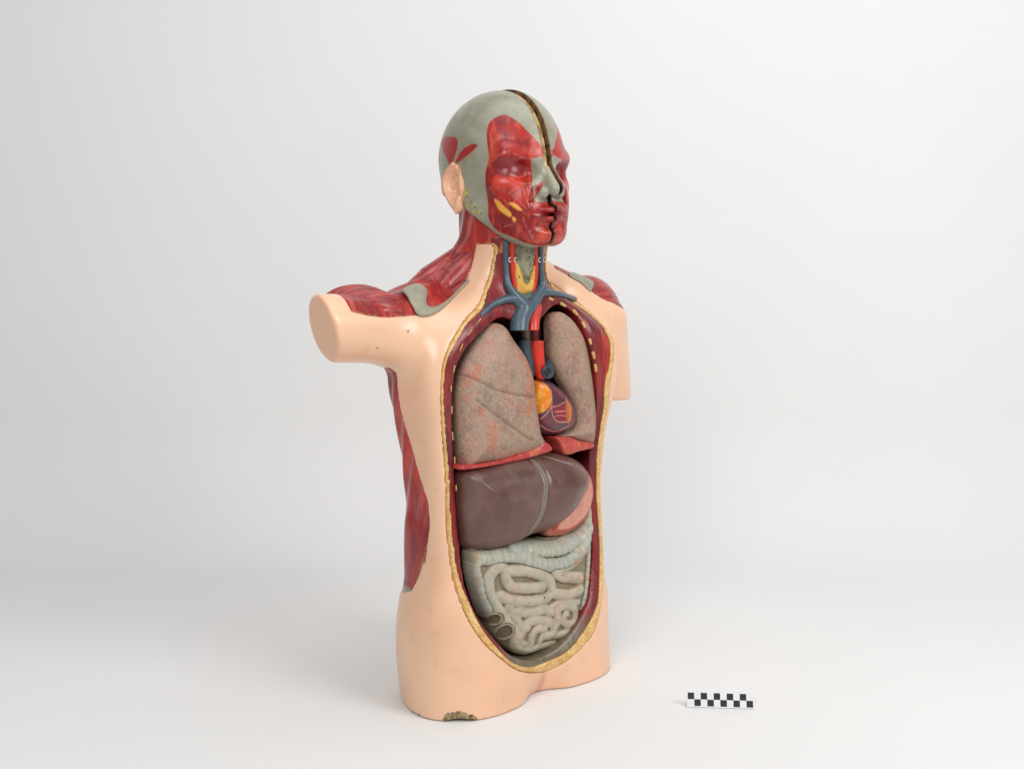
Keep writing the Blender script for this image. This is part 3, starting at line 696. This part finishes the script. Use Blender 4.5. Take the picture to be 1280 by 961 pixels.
# ribs cut through in the wall of the chest
def ribs(px, ys, ln, wd):
    P = on_rim(px)
    for i, p in enumerate(P):
        p = np.array([p[0], float(frontY(np.array([[p[0]]]), np.array([[p[2]]]))[0, 0]), p[2]])
        a = P[min(i + 1, len(P) - 1)] - P[max(i - 1, 0)]; a = a / np.linalg.norm(a)
        h2 = ln[i % len(ln)] / 2; p = p + np.array([0, ys, 0])
        q0, q1 = p - a * h2, p + a * h2
        solid('rib', lambda x, y, z: cone(x, y, z, q0, q1, wd, wd * .8), tuple(np.minimum(q0, q1) - wd - .003), tuple(np.maximum(q0, q1) + wd + .003), .0008, M_rib, root)
ribs([(596,401),(583.5,416),(573,434),(565,461),(562.5,486),(563.5,512),(566,545),(568.5,575),(570,610)], -.0002, [.008, .010, .011, .009], .0010)
ribs([(689,374),(704.5,381),(718.5,391),(727,406),(734,427),(739,444),(741.5,460)], .0010, [.006, .008, .009, .007], .0026)
ribs([(715.4,363.6),(716.6,364.4)], .0005, [.001], .0036)

# ------------------------------------------------------------------ intestines
def g6(pts): return [(560 + a / 4.805, 660 + b / 4.805) for a, b in pts]
YG = -.060
coils = [([(400,650),(350,575),(290,480),(248,400),(240,300),(275,235),(320,240),(330,300),(365,345),(450,352),(545,348)], .0096),
         ([(360,250),(440,250),(530,270),(585,305),(600,365),(565,415),(460,432),(360,425),(300,400)], .0096),
         ([(630,262),(680,285),(770,290)], .0102), ([(625,385),(700,392),(775,362)], .0098), ([(650,235),(710,225),(775,170)], .0076),
         ([(400,492),(480,500),(560,478),(600,500)], .0088), ([(640,560),(640,490),(680,462),(740,475),(752,540),(715,572),(672,548),(690,512)], .0078),
         ([(455,590),(460,560),(520,545),(585,555),(620,590),(610,630),(575,640)], .0084), ([(485,715),(490,640),(520,600),(560,595)], .0078),
         ([(540,715),(550,650),(560,625)], .006), ([(395,640),(405,700),(450,735),(520,728),(600,705),(660,700),(690,660),(745,615),(770,585)], .0084),
         ([(640,640),(690,625),(735,600)], .0076), ([(430,620),(425,680),(450,700)], .0076), ([(600,470),(650,440),(700,430),(770,440)], .006), ([(350,470),(410,560),(430,600)], .0076)]
colon = [([(168,182),(245,175),(340,160),(430,170),(520,205),(600,215),(690,195),(770,140),(830,60)], .0105, 34),
         ([(168,182),(160,260),(184,350),(212,430),(238,500)], .0105, 34), ([(835,60),(838,200),(828,330),(812,430),(790,520),(760,590)], .0072, 48),
         ([(842,-150),(850,-60),(838,60)], .0075, 48), ([(400,112),(470,108),(600,124),(720,92),(850,0)], .0115, 34)]
gpoly = outline([(590,684),(589,712),(596,743),(606,770),(617,794),(631,808),(647,818),(664,817),(687,809),(703.6,803.6),(722,785),(733,760),(738,733),(741,691),(742,650),(742,610),(736,612),(734,645),(722,664),(704,670),(664,676),(620,678)], [-.047] * 7 + [-.052] * 3 + [-.056] * 7 + [-.052] * 5)
gh = .0012
ga, gb = gpoly.min(0) - .006, gpoly.max(0) + .006
gx = np.arange(ga[0], gb[0] + gh, gh)[:, None]; gz = np.arange(ga[1], gb[1] + gh, gh)[None, :]
def arcs(P): return np.concatenate([[0], np.cumsum(np.hypot(*np.diff(P, axis=0).T))])
def tubefield(u, v, P, r, hau=0):
    """height of a half-sunk tube laid along P, bulging in pouches when hau > 0"""
    A = arcs(P); best = np.full(np.broadcast(u, v).shape, 9.); arc = np.zeros(best.shape)
    for i in range(len(P) - 1):
        a, e = P[i], P[i + 1] - P[i]; L = e @ e + 1e-14
        t = np.clip(((u - a[0]) * e[0] + (v - a[1]) * e[1]) / L, 0, 1)
        d = np.hypot(u - a[0] - e[0] * t, v - a[1] - e[1] * t); m = d < best
        best = np.where(m, d, best); arc = np.where(m, A[i] + t * math.sqrt(L), arc)
    arc = arc + .0016 * np.sin(arc * 140 + r * 900)
    rr = r * (1 + (.08 * (np.abs(np.sin(arc * math.pi / .0108)) - .6) if hau else .05 * np.sin(arc * 160)))
    return np.sqrt(np.clip(rr**2 - best**2, 0, None)) * (rr > best), best, arc
coilP = [(xz(spline(on_plane(g6(p), YG + .000), 5)), r) for p, r in coils]
colP = [(xz(spline(on_plane(g6(p), YG + .004), 5)), r, k) for p, r, k in colon]
def gutheight(u, v, dome=True):
    hc = np.zeros(np.broadcast(u, v).shape)
    for P, r in coilP: hc = np.maximum(hc, tubefield(u, v, P, r)[0] * 1.05)
    hk = np.zeros(hc.shape)
    for P, r, k in colP: hk = np.maximum(hk, tubefield(u, v, P, r, 1)[0] * .95)
    return hc, hk
hc, hk = gutheight(gx, gz)
de, base = relief(gx, gz, gpoly, -.042, .022, .045)
yf = base - .80 * np.maximum(hc, hk)
# the open end of the blind gut: two hollows in a rim
CB = [(on_plane([p], YG - .002)[0][[0, 2]], r) for p, r in (((620,775), .0080), ((631.5,790), .0108))]
for c_, r_ in CB:
    dd = np.hypot(gx - c_[0], gz - c_[1])
    yf = np.where(dd < r_ + .0035, base - .0048 - .001 * np.cos(np.clip((dd - r_) / .0035, -1, 1) * 1.5), yf)
for c_, r_ in CB:
    dd = np.hypot(gx - c_[0], gz - c_[1]); yf = np.where(dd < r_, base - .0044 + .003 * np.sqrt(np.clip(1 - (dd / r_)**2, 0, 1)), yf)
y0 = float(yf.min()) - .005; Yv = np.arange(y0, .012, gh)[None, :, None]
F = np.maximum(np.maximum((yf[:, None, :] - Yv) * .6, Yv + .026), -de[:, None, :]).astype(f32)
dcol = (hk > hc)
def split(keep, name, m, paint):
    W = np.maximum(F, np.where(keep, -1, 1)[:, None, :] * .004).astype(f32)
    W[0] = W[-1] = 1e-3; W[:, 0] = W[:, -1] = 1e-3; W[:, :, 0] = W[:, :, -1] = 1e-3
    V, Q = surfnet(W, (ga[0], y0, ga[1]), gh); return mesh_obj(name, V, Q, m, root, paint(V))
def gut_paint(V):
    c = np.tile(s2l(180, 171, 151), (len(V), 1))
    c = mixc(c, s2l(190, 162, 146), .5 * sstep(.45, .62, fbm(V, 45))); c = mixc(c, s2l(160, 152, 128), .6 * sstep(.5, .65, fbm(V + 5, 60)))
    x, z = V[:, 0], V[:, 2]
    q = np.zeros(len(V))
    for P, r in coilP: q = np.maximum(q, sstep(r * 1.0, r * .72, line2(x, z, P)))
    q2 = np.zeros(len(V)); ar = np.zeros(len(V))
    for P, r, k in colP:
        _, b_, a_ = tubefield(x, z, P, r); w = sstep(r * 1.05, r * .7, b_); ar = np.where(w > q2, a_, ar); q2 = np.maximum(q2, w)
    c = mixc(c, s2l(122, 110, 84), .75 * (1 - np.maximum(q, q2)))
    b = np.tile(s2l(166, 168, 156), (len(V), 1)); b = mixc(b, s2l(186, 178, 156), .6 * sstep(.45, .6, fbm(V + 8, 60)))
    b = mixc(b, s2l(130, 116, 84), .55 * sstep(.30, .0, np.abs(np.sin(ar * math.pi / .0108))))
    isc = ((q2 > .1) & (q2 >= q * .9)) * 1.0
    c = c * (1 - isc[:, None]) + b * isc[:, None]
    c = mixc(c, s2l(176, 128, 70), .5 * sstep(.66, .74, fbm(V + 11, 80)))
    for c_, r_ in CB:
        dd = np.hypot(x - c_[0], z - c_[1]); c = mixc(c, s2l(142, 138, 116), sstep(r_ + .0020, r_ + .0010, dd))
    for c_, r_ in CB:
        dd = np.hypot(x - c_[0], z - c_[1]); c = mixc(c, s2l(98, 82, 60), sstep(r_ + .0004, r_ - .0006, dd))
        c = mixc(c, s2l(84, 70, 50), .5 * sstep(.003, .001, np.abs(dd - r_ * .25)))
    for p in ((702.5,718.5), (711,771.5), (681,747)):
        s_ = on_plane([p], YG - .012)[0]; c = mixc(c, s2l(50, 38, 28), np.hypot(x - s_[0], z - s_[2]) < .0013)
    return c
blind = np.zeros(dcol.shape, bool)
for c_, r_ in CB: blind |= np.hypot(gx - c_[0], gz - c_[1]) < r_ + .0036
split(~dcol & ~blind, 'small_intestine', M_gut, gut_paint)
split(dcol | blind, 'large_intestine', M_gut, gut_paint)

# ------------------------------------------------------------------ scale bar: a small wedge with two rows of centimetre squares
sb_c = [None] * 4
def floor_pt(px, py):
    a = (px - 640) / FPX; b = -(py - 480.5) / FPX
    d = np.array([a, math.cos(PITCH) + b * math.sin(PITCH), -math.sin(PITCH) + b * math.cos(PITCH)]); t = CAM_H / -d[2]
    return np.array([0, -CAM_D, CAM_H]) + t * d
p0, p1 = floor_pt(858.5, 883.5), floor_pt(943, 886)
wv = p1 - p0; SL = np.linalg.norm(wv); wv /= SL; sq = SL / 10.35; nv = np.array([wv[1], -wv[0], 0])   # towards the viewer
lean = math.radians(24); uv = np.array([0, 0, 1]) * math.cos(lean) - nv * math.sin(lean)
M_pl = mat('white_card_paint', s2l(226, 226, 226), .4, .02, 40, .05); M_bk = mat('black_card_paint', s2l(26, 25, 30), .4, .1, 40, .05)
m_ = (SL - 10 * sq) / 2
us = [0, m_] + [m_ + sq * (i + 1) for i in range(10)] + [SL]
vs_ = [0, m_, m_ + sq, m_ + 2 * sq, 2 * m_ + 2 * sq]
verts, faces, mi = [], [], []
for v in vs_:
    for u in us: verts.append(u * wv + v * uv)
nu = len(us)
for j in range(len(vs_) - 1):
    for i in range(nu - 1):
        faces.append((j * nu + i, j * nu + i + 1, (j + 1) * nu + i + 1, (j + 1) * nu + i))
        mi.append(1 if 1 <= i <= 10 and 1 <= j <= 2 and (i + j) % 2 == 1 else 0)
tv = vs_[-1] * uv; bk = -nv * (tv @ -nv + .004); n0 = len(verts)
verts += [tv + bk * 0 - nv * .0015, tv + wv * SL - nv * .0015, bk, bk + wv * SL]
tl, tr = (len(vs_) - 1) * nu, len(vs_) * nu - 1
faces += [(tl, tr, n0 + 1, n0), (n0, n0 + 1, n0 + 3, n0 + 2)]; mi += [0, 0]
faces.append(tuple([0] + [k * nu for k in range(1, len(vs_))] + [n0, n0 + 2])); mi.append(0)
faces.append(tuple([n0 + 3, n0 + 1] + [k * nu + nu - 1 for k in range(len(vs_) - 1, -1, -1)])); mi.append(0)
me = bpy.data.meshes.new('scale_bar'); me.from_pydata([tuple(v) for v in verts], [], faces); me.materials.append(M_pl); me.materials.append(M_bk)
me.polygons.foreach_set('material_index', mi); me.update()
sb = bpy.data.objects.new('scale_bar', me); C.objects.link(sb); sb.location = (p0[0], p0[1], .0006)
sb['label'] = 'small black and white chequered scale bar standing on the white paper'; sb['category'] = 'scale bar'

# ------------------------------------------------------------------ paper sweep
prof = [(-3.0, 0)]
YB, RB = .68, .34
prof += [(YB - k * .05, 0) for k in range(50, 0, -1)]
prof += [(YB + RB * math.sin(a), RB - RB * math.cos(a)) for a in np.linspace(0, math.radians(84), 24)]
y_, z_ = prof[-1]; prof += [(y_ + .02 * k, z_ + .19 * k) for k in range(1, 14)]
xs = np.linspace(-3.2, 3.2, 65)
V = np.array([[x, p[0], p[1]] for p in prof for x in xs])
V[:, 2] += np.where(V[:, 1] > YB, .004 * np.sin(V[:, 0] * 2.1 + V[:, 2] * 1.5), 0)
n = len(xs); Q = np.array([(j * n + i, j * n + i + 1, (j + 1) * n + i + 1, (j + 1) * n + i) for j in range(len(prof) - 1) for i in range(n - 1)])
M_paper = mat('backdrop_paper', s2l(232, 231, 229), .75, .012, 2.2, .03, 30, spec=.2)
bd = mesh_obj('backdrop', V, Q, M_paper); bd['kind'] = 'structure'

# ------------------------------------------------------------------ light, camera
def area(name, loc, aim, size, power, col=(1, 1, 1)):
    l = bpy.data.lights.new(name, 'AREA'); l.shape = 'RECTANGLE'; l.size, l.size_y = size; l.energy = power; l.color = col
    o = bpy.data.objects.new(name, l); C.objects.link(o); o.location = loc
    d = np.array(aim) - np.array(loc); from mathutils import Vector
    o.rotation_euler = Vector(d).to_track_quat('-Z', 'Y').to_euler(); return o
area('softbox_light', (-.60, -2.4, 1.9), (0, 0, .45), (1.3, 1.1), 30, (1, .995, .985))
area('softbox_light', (2.1, -1.5, 1.9), (.1, .2, .4), (1.3, 1.3), 40, (.98, .99, 1))
area('ceiling_light', (.3, -.3, 2.9), (.1, .3, 0), (2.4, 1.6), 25)
w = bpy.data.worlds.new('World'); bpy.context.scene.world = w; w.use_nodes = True
w.node_tree.nodes['Background'].inputs[0].default_value = (.95, .96, 1, 1); w.node_tree.nodes['Background'].inputs[1].default_value = .27
cam = bpy.data.cameras.new('camera'); co = bpy.data.objects.new('camera', cam); C.objects.link(co)
cam.sensor_width = 36; cam.lens = 36 * FPX / 1280; cam.clip_end = 50; cam.clip_start = .05
co.location = (0, -CAM_D, CAM_H); co.rotation_euler = (math.pi / 2 - PITCH, 0, 0)
sc = bpy.context.scene; sc.camera = co
sc.view_settings.view_transform = 'Standard'; sc.view_settings.look = 'None'; sc.view_settings.exposure = 0; sc.view_settings.gamma = 1
